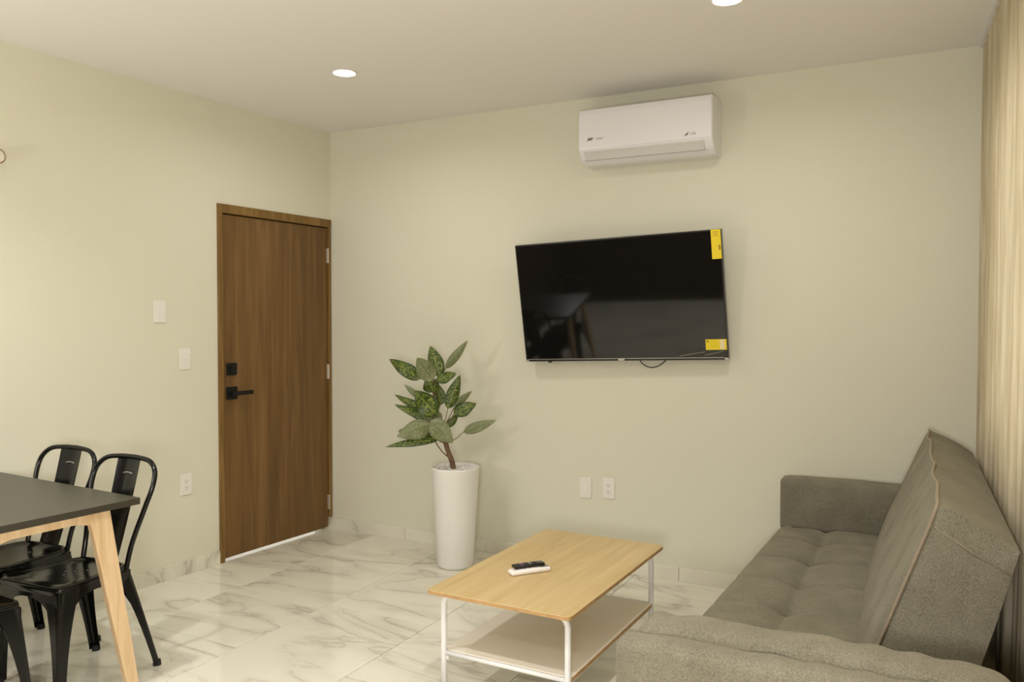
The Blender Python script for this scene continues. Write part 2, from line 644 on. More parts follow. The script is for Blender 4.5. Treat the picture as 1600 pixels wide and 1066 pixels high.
DW, DH, FT = 0.942, 2.13, 0.052          # door frame outer width, height, jamb width
D0 = 0.006                               # frame starts this far from the corner
wl = obj('wall_left', hexa([lw(D0 + DW, 0, 0), lw(WL, 0, 0), lw(WL, 0, -0.15), lw(D0 + DW, 0, -0.15),
                            lw(D0 + DW, H, 0), lw(WL, H, 0), lw(WL, H, -0.15), lw(D0 + DW, H, -0.15)]), M_wall)
wl_bm = bmesh.new()
wl_bm.from_mesh(wl.data)
hexa([lw(0, DH, 0), lw(D0 + DW, DH, 0), lw(D0 + DW, DH, -0.15), lw(0, DH, -0.15),
      lw(0, H, 0), lw(D0 + DW, H, 0), lw(D0 + DW, H, -0.15), lw(0, H, -0.15)], bm=wl_bm)
wl_bm.to_mesh(wl.data)
wl_bm.free()
tag(wl, 'plain cream wall around the brown door', 'wall', kind='structure')
wb = obj('wall_back', box((-0.155, 0.0, -0.02), (4.35, 0.15, H)), M_wall)
tag(wb, 'plain cream wall behind the television and plant', 'wall', kind='structure')
wr = obj('wall_rear', box((-0.7, RY0 - 0.1, 0), (4.6, RY0, H)), M_dark)
tag(wr, 'dark red brown wall behind the viewer, mirrored in the screen', 'wall', kind='structure')
wk = obj('wall_kitchen', hexa([lw(3.25, 0, 0.002), lw(5.04, 0, 0.002), lw(5.04, 0, 0.05), lw(3.25, 0, 0.05),
                               lw(3.25, 2.45, 0.002), lw(5.04, 2.45, 0.002), lw(5.04, 2.45, 0.05), lw(3.25, 2.45, 0.05)]), M_dark)
tag(wk, 'dark red brown panelling beyond the dining table, mirrored in the screen', 'wall panel', kind='structure')
ce = obj('ceiling', box((-0.75, RY0 - 0.1, H), (4.6, 0.15, H + 0.1)), M_ceil)
tag(ce, 'smooth pale ceiling with recessed lamps', 'ceiling', kind='structure')

# right wall with the window behind the curtain
RA = 0.045


def rw(s, z, off=0.0):
    """point on the curtain plane: s metres from the back wall, off metres outwards"""
    return Vector((3.852 + RA * s + off, -s, z))


W0, W1, WZ0, WZ1 = 0.45, 3.3, 0.95, 2.35


def rwbox(s0, s1, z0, z1, o0, o1, bm=None):
    return hexa([rw(s0, z0, o0), rw(s1, z0, o0), rw(s1, z0, o1), rw(s0, z0, o1),
                 rw(s0, z1, o0), rw(s1, z1, o0), rw(s1, z1, o1), rw(s0, z1, o1)], bm=bm)


b = rwbox(0.0, W0, 0, H, 0.10, 0.24)
rwbox(W1, WL, 0, H, 0.10, 0.24, b)
rwbox(W0, W1, 0, WZ0, 0.10, 0.24, b)
rwbox(W0, W1, WZ1, H, 0.10, 0.24, b)
tag(obj('wall_right', b, M_wall), 'cream window wall behind the beige curtain', 'wall', kind='structure')
wn = thing('window_1', 'wide window behind the beige curtain', 'window', rw((W0 + W1) / 2, WZ0, 0.17), kind='structure')
for nm, a in (('window_frame', (W0, W1, WZ0, WZ0 + 0.05)), ('window_frame', (W0, W1, WZ1 - 0.05, WZ1)), ('window_frame', (W0, W0 + 0.05, WZ0, WZ1)),
              ('window_frame', (W1 - 0.05, W1, WZ0, WZ1)), ('window_frame', ((W0 + W1) / 2 - 0.03, (W0 + W1) / 2 + 0.03, WZ0, WZ1))):
    o = obj(nm, rwbox(*a, 0.14, 0.20), M_alu, wn)
    o.matrix_parent_inverse = Matrix.Translation(-wn.location)
for s0, s1 in ((W0 + 0.05, (W0 + W1) / 2 - 0.03), ((W0 + W1) / 2 + 0.03, W1 - 0.05)):
    o = obj('pane', rwbox(s0, s1, WZ0 + 0.05, WZ1 - 0.05, 0.166, 0.172), M_glass, wn)
    o.matrix_parent_inverse = Matrix.Translation(-wn.location)

# skirting tiles
BH = 0.078
bl = thing('baseboard_left', 'marble skirting tiles along the door wall', 'baseboard', lw(D0 + DW, 0, 0), kind='structure')
s = D0 + DW + 0.002
while s < 4.6:
    e = min(s + 0.61, 4.6)
    o = obj('skirting_piece', hexa([lw(s, 0, 0.0005), lw(e - 0.002, 0, 0.0005), lw(e - 0.002, 0, 0.011), lw(s, 0, 0.011),
                                  lw(s, BH, 0.0005), lw(e - 0.002, BH, 0.0005), lw(e - 0.002, BH, 0.011), lw(s, BH, 0.011)], 0.001, 1), M_marble, bl)
    o.matrix_parent_inverse = Matrix.Translation(-bl.location)
    s = e
bb = thing('baseboard_back', 'marble skirting tiles along the television wall', 'baseboard', (0, 0, 0), kind='structure')
xx = 0.012
while xx < 3.86:
    e = min(xx + 0.61, 3.86)
    obj('skirting_piece', box((xx, -0.011, 0.0), (e - 0.002, -0.0005, BH), 0.001, 1), M_marble, bb)
    xx = e

# ------------------------------------------------------------------ door
dr = thing('door_1', 'brown walnut flush door with black square handle', 'door', lw(D0 + DW / 2, 0, 0), kind='structure')
inv = Matrix.Translation(-dr.location)


def dpart(name, bm, mat, parent=None, smooth=False):
    o = obj(name, bm, mat, parent or dr, smooth)
    o.matrix_parent_inverse = inv if parent is None else Matrix.Identity(4)
    return o


def lbox(s0, s1, z0, z1, o0, o1, bevel=0.0, bm=None):
    return hexa([lw(s0, z0, o0), lw(s1, z0, o0), lw(s1, z0, o1), lw(s0, z0, o1),
                 lw(s0, z1, o0), lw(s1, z1, o0), lw(s1, z1, o1), lw(s0, z1, o1)], bevel, 1, bm=bm)


JW = 0.034
dpart('door_jamb', lbox(D0 + DW - JW, D0 + DW, 0, DH, -0.15, 0.012, 0.002), M_frame)
dpart('door_jamb', lbox(D0, D0 + 0.020, 0.085, DH - FT, -0.15, 0.010, 0.002), M_frame)
dpart('door_head', lbox(D0, D0 + DW - JW, DH - FT, DH, -0.15, 0.012, 0.002), M_frame)
L0, L1 = D0 + 0.023, D0 + DW - JW - 0.003
leaf = dpart('door_leaf', lbox(L0, L1, 0.017, DH - FT - 0.006, -0.048, -0.008, 0.001), M_door)
dpart('door_stop', lbox(D0 + 0.020, D0 + DW - JW, DH - FT - 0.02, DH - FT, -0.066, -0.049), M_frame)
dpart('door_stop', lbox(D0 + 0.020, D0 + 0.04, 0.0, DH - FT - 0.02, -0.066, -0.049), M_frame)
dpart('door_stop', lbox(D0 + DW - JW - 0.02, D0 + DW - JW, 0.0, DH - FT - 0.02, -0.066, -0.049), M_frame)
# hardware, world coordinates then parented
HS = 0.845
dpart('deadbolt', lbox(HS - 0.036, HS + 0.036, 1.113, 1.185, -0.008, 0.004, 0.002), M_matblack)
db = dpart('deadbolt_cylinder', lathe([(0, 0.0), (0.021, 0), (0.021, 0.010), (0.017, 0.012), (0, 0.012)], 20), M_matblack, smooth=False)
db.matrix_parent_inverse = Matrix.Identity(4)
db.matrix_basis = inv @ (Matrix.Translation(lw(HS, 1.149, 0.004)) @ Matrix.Rotation(WANG, 4, 'Z') @ Matrix.Rotation(pi / 2, 4, 'Y'))
hd = dpart('door_handle', lbox(HS - 0.038, HS + 0.038, 0.967, 1.043, -0.008, 0.004, 0.002), M_matblack)
lever_bm = lbox(HS - 0.02, HS + 0.02, 0.992, 1.018, 0.004, 0.035, 0.002)
lbox(HS - 0.124, HS + 0.02, 0.993, 1.017, 0.033, 0.047, 0.002, lever_bm)
dpart('lever', lever_bm, M_matblack, hd)
dpart('screw_hole', lathe([(0, -0.001), (0.006, -0.001), (0.006, 0.0015), (0, 0.0015)], 12), M_slot)
h = dr.children[-1]
h.matrix_parent_inverse = Matrix.Identity(4)
h.matrix_basis = inv @ (Matrix.Translation(lw(HS, 0.775, -0.008)) @ Matrix.Rotation(WANG, 4, 'Z') @ Matrix.Rotation(pi / 2, 4, 'Y'))
for z in (1.885, 1.09, 0.19):
    b = lbox(L0 - 0.001, L0 + 0.005, z - 0.05, z + 0.05, -0.009, -0.004, 0.001)
    p0, p1 = lw(L0 - 0.002, z - 0.05, 0.002), lw(L0 - 0.002, z + 0.05, 0.002)
    tube([p0, p1], 0.0042, 10, b)
    dpart('hinge', b, M_hinge)
th = obj('trim_1', lbox(D0, D0 + DW, -0.012, 0.0015, -0.32, -0.052), M_marble)
tag(th, 'pale threshold stone under the brown door', 'threshold', kind='structure')

# ------------------------------------------------------------------ ceiling lamps
def downlight_lamp(x, y, watts=DOWNLIGHT_W, spread=165):
    d = bpy.data.lights.new('downlight_lamp', 'AREA')
    d.shape = 'DISK'
    d.size = 0.11
    d.energy = watts
    d.color = LAMP_COL
    d.spread = radians(spread)
    o = bpy.data.objects.new('downlight_lamp', d)
    o.location = (x, y, H - 0.02)
    C.objects.link(o)


def downlight(x, y, label):
    t = thing('ceiling_light', label, 'ceiling light', (x, y, H), group='recessed ceiling lights')
    downlight_lamp(x, y)
    obj('lamp_ring', lathe([(0.056, -0.0005), (0.066, -0.0005), (0.068, -0.004), (0.064, -0.008), (0.056, -0.006), (0.056, -0.0005)], 36), M_white, t, True)
    obj('diffuser', lathe([(0.0, -0.0035), (0.056, -0.0035), (0.056, -0.0005), (0, -0.0005)], 36), M_lamp, t)
    return t


downlight(0.966, -1.036, 'round recessed ceiling lamp near the corner above the door')
downlight(2.937, -1.095, 'round recessed ceiling lamp in front of the air conditioner')
for lx, ly in ((0.966, -3.05), (2.937, -3.05), (0.966, -4.7), (2.937, -4.7)):   # the same lamps further back, out of view
    downlight_lamp(lx, ly, 13.2, 128)

# ------------------------------------------------------------------ air conditioner
ac = thing('air_conditioner', 'white wall-mounted split air conditioner above the television', 'air conditioner', (2.295, 0, 2.31))
AX = 0.37
prof = [(0, 0.298), (-0.185, 0.296), (-0.199, 0.288), (-0.204, 0.265), (-0.205, 0.075), (-0.196, 0.062), (-0.160, 0.024), (-0.125, 0.004), (-0.095, 0.0), (0, 0.0)]
b = extrude_poly([(-AX, y, z) for y, z in prof], (2 * AX, 0, 0), bevel=0.006, seg=2)
obj('body', b, M_ac, ac)
# front panel as a slightly proud skin
fp = [(-0.150, 0.2985), (-0.187, 0.2985), (-0.202, 0.290), (-0.2075, 0.265), (-0.2085, 0.077), (-0.2035, 0.073)]
b = extrude_poly([(-AX + 0.004, y, z) for y, z in fp] + [(-AX + 0.004, -0.198, 0.08), (-AX + 0.004, -0.19, 0.28)], (2 * AX - 0.008, 0, 0), bevel=0.003, seg=2)
obj('front_panel', b, M_ac, ac)
b = extrude_poly([(-AX + 0.03, -0.2010, 0.0665), (-AX + 0.03, -0.198, 0.0600), (-AX + 0.03, -0.162, 0.0215), (-AX + 0.03, -0.166, 0.0205)], (2 * AX - 0.075, 0, 0), bevel=0.001, seg=1)
obj('air_vane', b, M_aclow, ac)
obj('vane_gap', box((-AX + 0.025, -0.1640, 0.0205), (AX - 0.045, -0.1560, 0.0265)), M_gap, ac)
rx = (pi / 2, 0, 0)
text_obj('logo', 'JMF', 0.020, M_ink, ac, (-AX + 0.055, -0.2092, 0.128), rx, shear=0.35, bold=0.0008)
text_obj('logo', 'smart', 0.019, M_inkl, ac, (-AX + 0.103, -0.2092, 0.129), rx, shear=0.25)
b = bmesh.new()
extrude_poly([(0, 0, -0.007), (0.007, 0, -0.007), (0.026, 0, 0.012), (0.019, 0, 0.012)], (0, -0.0006, 0), b)
extrude_poly([(0.008, 0, 0.004), (0.013, 0, 0.008), (0.022, 0, -0.004), (0.016, 0, -0.004)], (0, -0.0006, 0), b)
o = obj('logo', b, M_ink, ac)
o.location = (AX - 0.145, -0.2086, 0.098)
text_obj('logo', 'Life', 0.022, M_inkl, ac, (AX - 0.115, -0.2092, 0.101), rx, shear=0.2)

# ------------------------------------------------------------------ television
tv = thing('television', 'large black flat television tilted on a wall mount', 'television', (2.122, -0.12, 1.557))
tv.rotation_mode = 'QUATERNION'
Rm = Matrix.Rotation(0.015, 3, 'Z') @ Matrix.Rotation(0.165, 3, 'X') @ Matrix.Rotation(-0.032, 3, 'Y')
tv.rotation_quaternion = Rm.to_quaternion()
TX, TZ = 0.593, 0.344
obj('housing', box((-TX, 0.0, -TZ), (TX, 0.035, TZ), 0.004), M_bezel, tv)
obj('rear_bulge', hexa([(-0.4, 0.03, -0.28), (0.4, 0.03, -0.28), (0.34, 0.062, -0.22), (-0.34, 0.062, -0.22),
                       (-0.4, 0.03, 0.05), (0.4, 0.03, 0.05), (0.34, 0.062, 0.0), (-0.34, 0.062, 0.0)]), M_bezel, tv)
obj('screen', box((-TX + 0.008, -0.0012, -TZ + 0.016), (TX - 0.008, 0.001, TZ - 0.008)), M_screen, tv)
b = box((-TX, -0.004, -TZ), (TX, 0.0, -TZ + 0.014), 0.001, 1)
box((-TX, -0.003, -TZ), (-TX + 0.007, 0.0, TZ), 0.001, 1, b)
box((TX - 0.007, -0.003, -TZ), (TX, 0.0, TZ), 0.001, 1, b)
box((-TX, -0.003, TZ - 0.007), (TX, 0.0, TZ), 0.001, 1, b)
obj('bezel', b, M_bezel, tv)
obj('bezel_strip', box((-TX + 0.02, -0.0055, -TZ + 0.0115), (TX - 0.02, -0.0038, -TZ + 0.0145)), M_silver, tv)
for sx in (-1, 1):
    obj('corner_clip', box((sx * TX - 0.018, -0.0058, -TZ + 0.0015), (sx * TX + 0.018 if sx < 0 else TX, -0.0036, -TZ + 0.012)) if sx > 0 else
        box((-TX, -0.0058, -TZ + 0.0015), (-TX + 0.02, -0.0036, -TZ + 0.012)), M_silver, tv)
lg = obj('logo_plate', box((-0.018, -0.0062, -TZ + 0.001), (0.018, -0.0036, -TZ + 0.013)), M_silver, tv)
tag(lg, 'small silver maker plate')
obj('receiver_nub', box((-TX + 0.14, -0.004, -TZ - 0.008), (-TX + 0.165, 0.006, -TZ + 0.001), 0.002, 1), M_bezel, tv)
st = obj('energy_sticker', box((TX - 0.052, -0.0054, TZ - 0.152), (TX - 0.002, -0.0042, TZ + 0.0005)), M_yellow, tv)
tag(st, 'tall yellow energy label at the top corner')
obj('sticker_print', box((TX - 0.015, -0.0062, TZ - 0.105), (TX - 0.0055, -0.0054, TZ - 0.08)), M_yelink, st)
for k, w in enumerate((0.03, 0.024, 0.03)):
    obj('sticker_print', box((TX - 0.028 - w / 2, -0.0060, TZ - 0.014 - 0.010 * k), (TX - 0.028 + w / 2, -0.0054, TZ - 0.011 - 0.010 * k)), M_yelink, st)
st = obj('energy_sticker', box((TX - 0.115, -0.0054, -TZ + 0.055), (TX - 0.004, -0.0042, -TZ + 0.112)), M_yellow, tv)
tag(st, 'wide yellow label at the bottom corner')
obj('sticker_print', lathe([(0, 0), (0.006, 0), (0.006, 0.001), (0, 0.001)], 14), M_yelink, st)
st.children[-1].location = (TX - 0.104, -0.0055, -TZ + 0.101)
st.children[-1].rotation_euler = (pi / 2, 0, 0)
obj('sticker_print', box((TX - 0.040, -0.0060, -TZ + 0.058), (TX - 0.014, -0.0054, -TZ + 0.110)), M_stkwhite, st)
for k in range(3):
    obj('sticker_print', box((TX - 0.090, -0.0058, -TZ + 0.098 - 0.012 * k), (TX - 0.055, -0.0054, -TZ + 0.101 - 0.012 * k)),
        plain('sticker_pale_print', (0.72, 0.52, 0.02), 0.6) if k == 0 else bpy.data.materials['sticker_pale_print'], st)
# creases of the clear protective film
for pts in ([(0.47, -0.318), (0.53, -0.306), (0.565, -0.296), (0.583, -0.272)], [(0.33, -0.322), (0.41, -0.309), (0.47, -0.300)]):
    path = catmull([(px, -0.0022, pz) for px, pz in pts], 6)
    obj('film_crease', tube(path, 0.0013, 6, flat=0.6), M_film, tv)
cb = tube(catmull([(0.095, 0.02, -TZ + 0.01), (0.11, 0.02, -TZ - 0.020), (0.15, 0.022, -TZ - 0.044), (0.195, 0.024, -TZ - 0.040), (0.235, 0.026, -TZ - 0.016), (0.262, 0.03, -TZ + 0.012)], 6), 0.0030, 8)
obj('cable', cb, M_cable, tv, True)
# wall bracket behind, square to the wall
bk = obj('wall_bracket', box((-0.22, 0.062, -0.12), (0.22, 0.075, 0.12), 0.003, 1), M_matblack, tv)
o = obj('bracket_plate', box((1.93, -0.022, 1.40), (2.31, -0.0005, 1.72), 0.003, 1), M_matblack, tv)
o.matrix_parent_inverse = (Matrix.Translation(tv.location) @ Rm.to_4x4()).inverted()
o = obj('bracket_arm', box((2.05, -0.078, 1.46), (2.19, -0.02, 1.62), 0.003, 1), M_matblack, tv)
o.matrix_parent_inverse = (Matrix.Translation(tv.location) @ Rm.to_4x4()).inverted()

# ------------------------------------------------------------------ wall plates
def plate(name, label, cat, M4, kind):
    t = thing(name, label, cat)
    t.matrix_world = M4
    W_, H_ = 0.037, 0.060
    b = box((-W_, -0.006, -H_), (W_, -0.0003, H_), 0.003, 2)
    obj('cover_plate', b, M_plate, t)
    if kind == 'blank':
        obj('rocker', box((-0.017, -0.0075, -0.034), (0.017, -0.005, 0.034), 0.0015, 1), M_plate, t)
    elif kind == 'double':
        for z in (-0.018, 0.018):
            obj('rocker', box((-0.017, -0.0085, z - 0.0165), (0.017, -0.005, z + 0.0165), 0.0015, 1), M_plate, t)
    else:
        obj('socket_insert', box((-0.018, -0.0072, -0.036), (0.018, -0.005, 0.036), 0.0015, 1), M_plate, t)
        for z in (-0.017, 0.019):
            for sx in (-0.0065, 0.0065):
                obj('socket_slot', box((sx - 0.0012, -0.0076, z - 0.004), (sx + 0.0012, -0.0070, z + 0.005)), M_slot, t)
            obj('socket_slot', box((-0.0025, -0.0076, z - 0.0125), (0.0025, -0.0070, z - 0.0075)), M_slot, t)
    return t


def lwM(s, z):
    # local -Y must point into the room (off direction)
    p = lw(s, z, 0)
    off = (lw(0, 0, 1) - lw(0, 0, 0))
    ydir = -off
    zdir = Vector((0, 0, 1))
    xdir = ydir.cross(zdir)
    m = Matrix((xdir, ydir, zdir)).transposed().to_4x4()
    m.translation = p
    return m


plate('light_switch', 'blank white wall plate, highest of three beside the door', 'light switch', lwM(1.333, 1.490), 'blank')
plate('light_switch', 'white double rocker switch at mid height beside the door handle', 'light switch', lwM(1.175, 1.224), 'double')
plate('wall_outlet', 'white double socket low on the door wall above the chair', 'outlet', lwM(1.176, 0.512), 'socket')
plate('wall_outlet', 'plain white wall plate low on the wall, left of the socket', 'wall plate', Matrix.Translation((1.891, 0, 0.467)), 'blank')
plate('wall_outlet', 'white double socket low on the television wall', 'outlet', Matrix.Translation((2.034, 0, 0.476)), 'socket')
kn = thing('wall_fitting', 'small round brown wall fitting high at the left edge', 'wall fitting')
kn.matrix_world = lwM(2.181, 2.186)
b = lathe([(0, 0.0005), (0.020, 0.0005), (0.020, 0.02), (0.030, 0.03), (0.034, 0.036), (0.034, 0.046), (0.028, 0.05)], 28)
bmesh.ops.rotate(b, verts=b.verts, cent=(0, 0, 0), matrix=Matrix.Rotation(pi / 2, 3, 'X'))
obj('knob_body', b, M_knob, kn, True)
b = lathe([(0.028, 0.0495), (0.020, 0.052), (0, 0.053)], 28)
bmesh.ops.rotate(b, verts=b.verts, cent=(0, 0, 0), matrix=Matrix.Rotation(pi / 2, 3, 'X'))
obj('knob_face', b, M_shelf, kn, True)

# ------------------------------------------------------------------ curtain
ct = thing('curtain', 'floor-length sheer beige curtain in narrow folds beside the sofa', 'curtain', rw(0, 0, 0))


def curtain_pt(u, v):
    s = 0.004 + u * 4.2
    z = 0.015 + v * (H - 0.03)
    k = 1.0 - 0.62 * v
    w = 0.020 * k * sin(2 * pi * s / 0.115 + 0.7 * sin(3.1 * s)) + 0.008 * k * sin(2 * pi * s / 0.047 + 2.0 * sin(1.7 * s + v)) + 0.012 * (1 - v) * sin(s * 9 + v * 2.5)
    p = rw(s, z, 0.022 + w * min(1.0, s / 0.06))
    return p - ct.location


obj('curtain_cloth', grid(curtain_pt, 700, 26), M_curtain, ct, True)
o = obj('curtain_track', rwbox(0.01, 4.2, H - 0.014, H - 0.001, 0.005, 0.045), M_alu, ct)
o.matrix_parent_inverse = Matrix.Translation(-ct.location)

# ------------------------------------------------------------------ potted plant
PX, PY = 1.205, -0.335
pl = thing('potted_plant', 'tall white tapered pot with a speckled leafy plant', 'plant', (PX, PY, 0))
pot = obj('pot', lathe([(0, 0.0), (0.094, 0.0), (0.103, 0.006), (0.108, 0.022), (0.141, 0.576), (0.142, 0.585), (0.137, 0.588), (0.131, 0.583), (0.129, 0.55), (0.0, 0.548)], 56), M_pot, pl, True)
b = bmesh.new()
for k in range(420):
    a, rr = random.uniform(0, 2 * pi), 0.126 * math.sqrt(random.random())
    s_ = random.uniform(0.005, 0.010)
    r_ = bmesh.ops.create_icosphere(b, subdivisions=1, radius=s_)
    m4 = Matrix.Translation((rr * cos(a), rr * sin(a), 0.560 + random.uniform(0, 0.016))) @ Euler((random.random() * 6, random.random() * 6, 0)).to_matrix().to_4x4() @ Matrix.Diagonal((1, random.uniform(0.6, 1), random.uniform(0.5, 0.9), 1))
    bmesh.ops.transform(b, matrix=m4, verts=r_['verts'])
gv = obj('gravel', b, M_pebble, pl)
tag(gv, 'small white pebbles filling the pot', kind='stuff')
RIGHT = Vector((0.888, 0.461, 0))
DEEP = Vector((-0.460, 0.887, 0))
PXM = 268.0


def pp(px, py, d=0.0):
    """plant coordinates: sideways and upward offsets measured on the plant's own upright plane, d metres deeper"""
    sc = 1.0 + d / 4.7
    return RIGHT * ((px - 714) / PXM * sc) + DEEP * d + Vector((0, 0, 0.585 + (729 - py) / PXM * sc))


trunk_pts = [pp(712, 742), pp(709, 722), pp(702, 703), pp(697, 685), pp(690, 660), pp(685, 638), pp(680, 610, 0.01), pp(678, 592, 0.01)]
obj('trunk', tube(catmull(trunk_pts, 5), lambda t: 0.017 - 0.010 * t, 10), M_trunk, pl, True)
obj('trunk', tube(catmull([pp(711, 735, 0.02), pp(704, 708, 0.02), pp(700, 690, 0.025), pp(697, 668, 0.02)], 5), lambda t: 0.011 - 0.005 * t, 8), M_trunk, pl, True)


def leaf_mesh(base, tip, width, nrm, bend, fold):
    base, tip = Vector(base), Vector(tip)
    ax = (tip - base)
    Ln = ax.length
    ax.normalize()
    n = (nrm - ax * nrm.dot(ax)).normalized()
    sd = ax.cross(n)
    nu, nv = 12, 6
    bm = bmesh.new()
    uvl = bm.loops.layers.uv.new('UVMap')
    vs, uvs = [], {}
    ph = random.random() * 6
    for i in range(nu + 1):
        t = i / nu
        w = width / 2 * (max(0.0, sin(pi * min(1, t ** 0.80))) ** 0.72) * (1 - 0.30 * t * t) * 1.12 + 0.0006
        row = []
        for j in range(nv + 1):
            q = j / nv * 2 - 1
            rip = 0.05 * width * sin(t * 13 + ph) * abs(q)
            p = base + ax * (Ln * t) + sd * (w * q) + n * (bend * Ln * (sin(pi * t) * 0.6 - t * t * 0.5) - fold * w * abs(q) + rip)
            v = bm.verts.new(p)
            uvs[v] = (j / nv, t)
            row.append(v)
        vs.append(row)
    for i in range(nu):
        for j in range(nv):
            f = bm.faces.new((vs[i][j], vs[i][j + 1], vs[i + 1][j + 1], vs[i + 1][j]))
            for lp in f.loops:
                lp[uvl].uv = uvs[lp.vert]
    return bm


# base, tip, width (px), depth base, depth tip, underside?, sideways lean of the normal, attachment on the trunk
LEAVES = [
    ((662, 590), (611, 558), 25, 0.00, -0.04, 0, 0.3, (678, 600)),
    ((680, 591), (656, 553), 31, -0.05, -0.09, 1, 0.1, (679, 598)),
    ((690, 588), (674, 541), 27, 0.02, 0.05, 0, -0.1, (679, 600)),
    ((698, 577), (733, 532), 15, 0.05, 0.02, 1, 0.4, (680, 604)),
    ((684, 592), (717, 579), 19, -0.02, -0.06, 0, -0.2, (680, 606)),
    ((702, 638), (721, 586), 22, 0.00, 0.03, 0, 0.5, (697, 662)),
    ((711, 647), (746, 631), 25, 0.02, 0.05, 0, -0.3, (697, 668)),
    ((712, 636), (738, 615), 12, 0.06, 0.10, 1, 0.3, (697, 664)),
    ((726, 676), (778, 656), 18, 0.03, 0.00, 1, -0.4, (706, 690)),
    ((687, 645), (652, 604), 36, -0.06, -0.10, 0, 0.1, (686, 648)),
    ((690, 634), (688, 602), 21, 0.03, 0.04, 0, -0.4, (684, 640)),
    ((682, 648), (619, 615), 17, 0.02, -0.02, 0, 0.5, (686, 648)),
    ((674, 652), (620, 628), 15, -0.02, -0.06, 0, 0.6, (688, 654)),
    ((677, 659), (625, 675), 32, -0.07, -0.13, 1, -0.1, (692, 668)),
    ((676, 652), (712, 685), 33, -0.08, -0.12, 1, 0.1, (690, 664)),
    ((690, 685), (605, 695), 15, 0.01, -0.05, 0, -0.6, (698, 694)),
    ((680, 612), (672, 586), 28, 0.00, -0.03, 0, 0.2, (680, 612)),
    ((655, 624), (632, 605), 10, 0.08, 0.12, 1, 0.2, (684, 636)),
    ((701, 668), (718, 648), 13, 0.02, 0.05, 0, 0.4, (697, 676)),
    ((688, 662), (672, 640), 30, -0.03, -0.05, 1, 0.0, (689, 660)),
    ((676, 682), (626, 670), 30, 0.02, -0.04, 0, 0.0, (696, 690)),
    ((700, 690), (680, 676), 18, 0.05, 0.05, 0, -0.2, (698, 694)),
]
for (b0, t0, w0, d0, d1, und, lean, att) in LEAVES:
    nrm = (-DEEP + RIGHT * lean * 0.5 + Vector((0, 0, 0.35 if not und else 0.1))).normalized()
    bm_ = leaf_mesh(pp(*b0, d0), pp(*t0, d1), w0 * 0.88 / PXM, nrm, random.uniform(-0.06, 0.10), random.uniform(0.10, 0.32))
    lf = obj('leaf', bm_, M_leafb if und else M_leaf, pl, True)
    A, B = pp(*att, 0.0), pp(*b0, d0)
    mid = (A + B) / 2 + Vector((0, 0, -0.006))
    obj('leaf_stalk', tube(catmull([A, mid, B], 4), 0.0028, 6), M_stem, lf, True)
for a, bq in (((697, 690), (672, 676)), ((704, 715), (680, 688)), ((690, 668), (648, 652))):
    A, B = pp(*a), pp(*bq, 0.03)
    obj('twig', tube(catmull([A, (A + B) / 2 + Vector((0, 0, -0.012)), B], 5), 0.0036, 6), M_trunk, pl, True)

# ------------------------------------------------------------------ coffee table
tbl = thing('coffee_table', 'light oak coffee table with white tube legs and a low shelf', 'coffee table', (2.306, -1.342, 0), radians(-1.4))
HX, HY = 0.298, 0.508


def rounded_slab(hx, hy, z0, z1, r, bev=0.002):
    pts = []
    for (sx, sy, a0) in ((1, 1, 0), (-1, 1, 90), (-1, -1, 180), (1, -1, 270)):
        for k in range(7):
            a = radians(a0 + 15 * k)
            pts.append((sx * (hx - r) + r * cos(a), sy * (hy - r) + r * sin(a), z0))
    return extrude_poly(pts, (0, 0, z1 - z0), bevel=bev, seg=1)


obj('tabletop', rounded_slab(HX, HY, 0.4145, 0.43, 0.025), M_oak, tbl)
obj('edge_band', rounded_slab(HX + 0.0006, HY + 0.0006, 0.4155, 0.4285, 0.025, 0.0), M_oakedge, tbl)
obj('shelf', box((-HX + 0.03, -HY + 0.080, 0.168), (HX - 0.03, HY - 0.080, 0.184), 0.002, 1), M_shelf, tbl)
obj('shelf_edge', box((HX - 0.0305, -HY + 0.081, 0.1685), (HX - 0.0285, HY - 0.081, 0.1835)), M_oakedge, tbl)
for sy in (-1, 1):
    yl = sy * (HY - 0.068)
    R_ = 0.040
    xl = HX - 0.038
    path = [Vector((-xl, yl, 0.004)), Vector((-xl, yl, 0.2)), Vector((-xl, yl, 0.4035 - R_))]
    for k in range(1, 7):
        a = pi - k * pi / 12
        path.append(Vector((-xl + R_ + R_ * cos(a), yl, 0.4035 - R_ + R_ * sin(a))))
    path2 = [Vector((-p.x, p.y, p.z)) for p in path[::-1]]
    obj('leg_frame', tube(path + path2, 0.0112, 14), M_legw, tbl, True)
    obj('shelf_bar', tube([(-xl, yl, 0.176), (xl, yl, 0.176)], 0.0085, 12), M_legw, tbl, True)
    for sx in (-1, 1):
        obj('foot_cap', lathe([(0, 0), (0.0125, 0), (0.0125, 0.012), (0, 0.012)], 14, center=(sx * xl, yl, 0.0)), M_legw, tbl)
for sx in (-1, 1):
    obj('shelf_rail', box((sx * (HX - 0.05) - 0.008, -HY + 0.068, 0.149), (sx * (HX - 0.05) + 0.008, HY - 0.068, 0.165), 0.002, 1), M_legw, tbl)

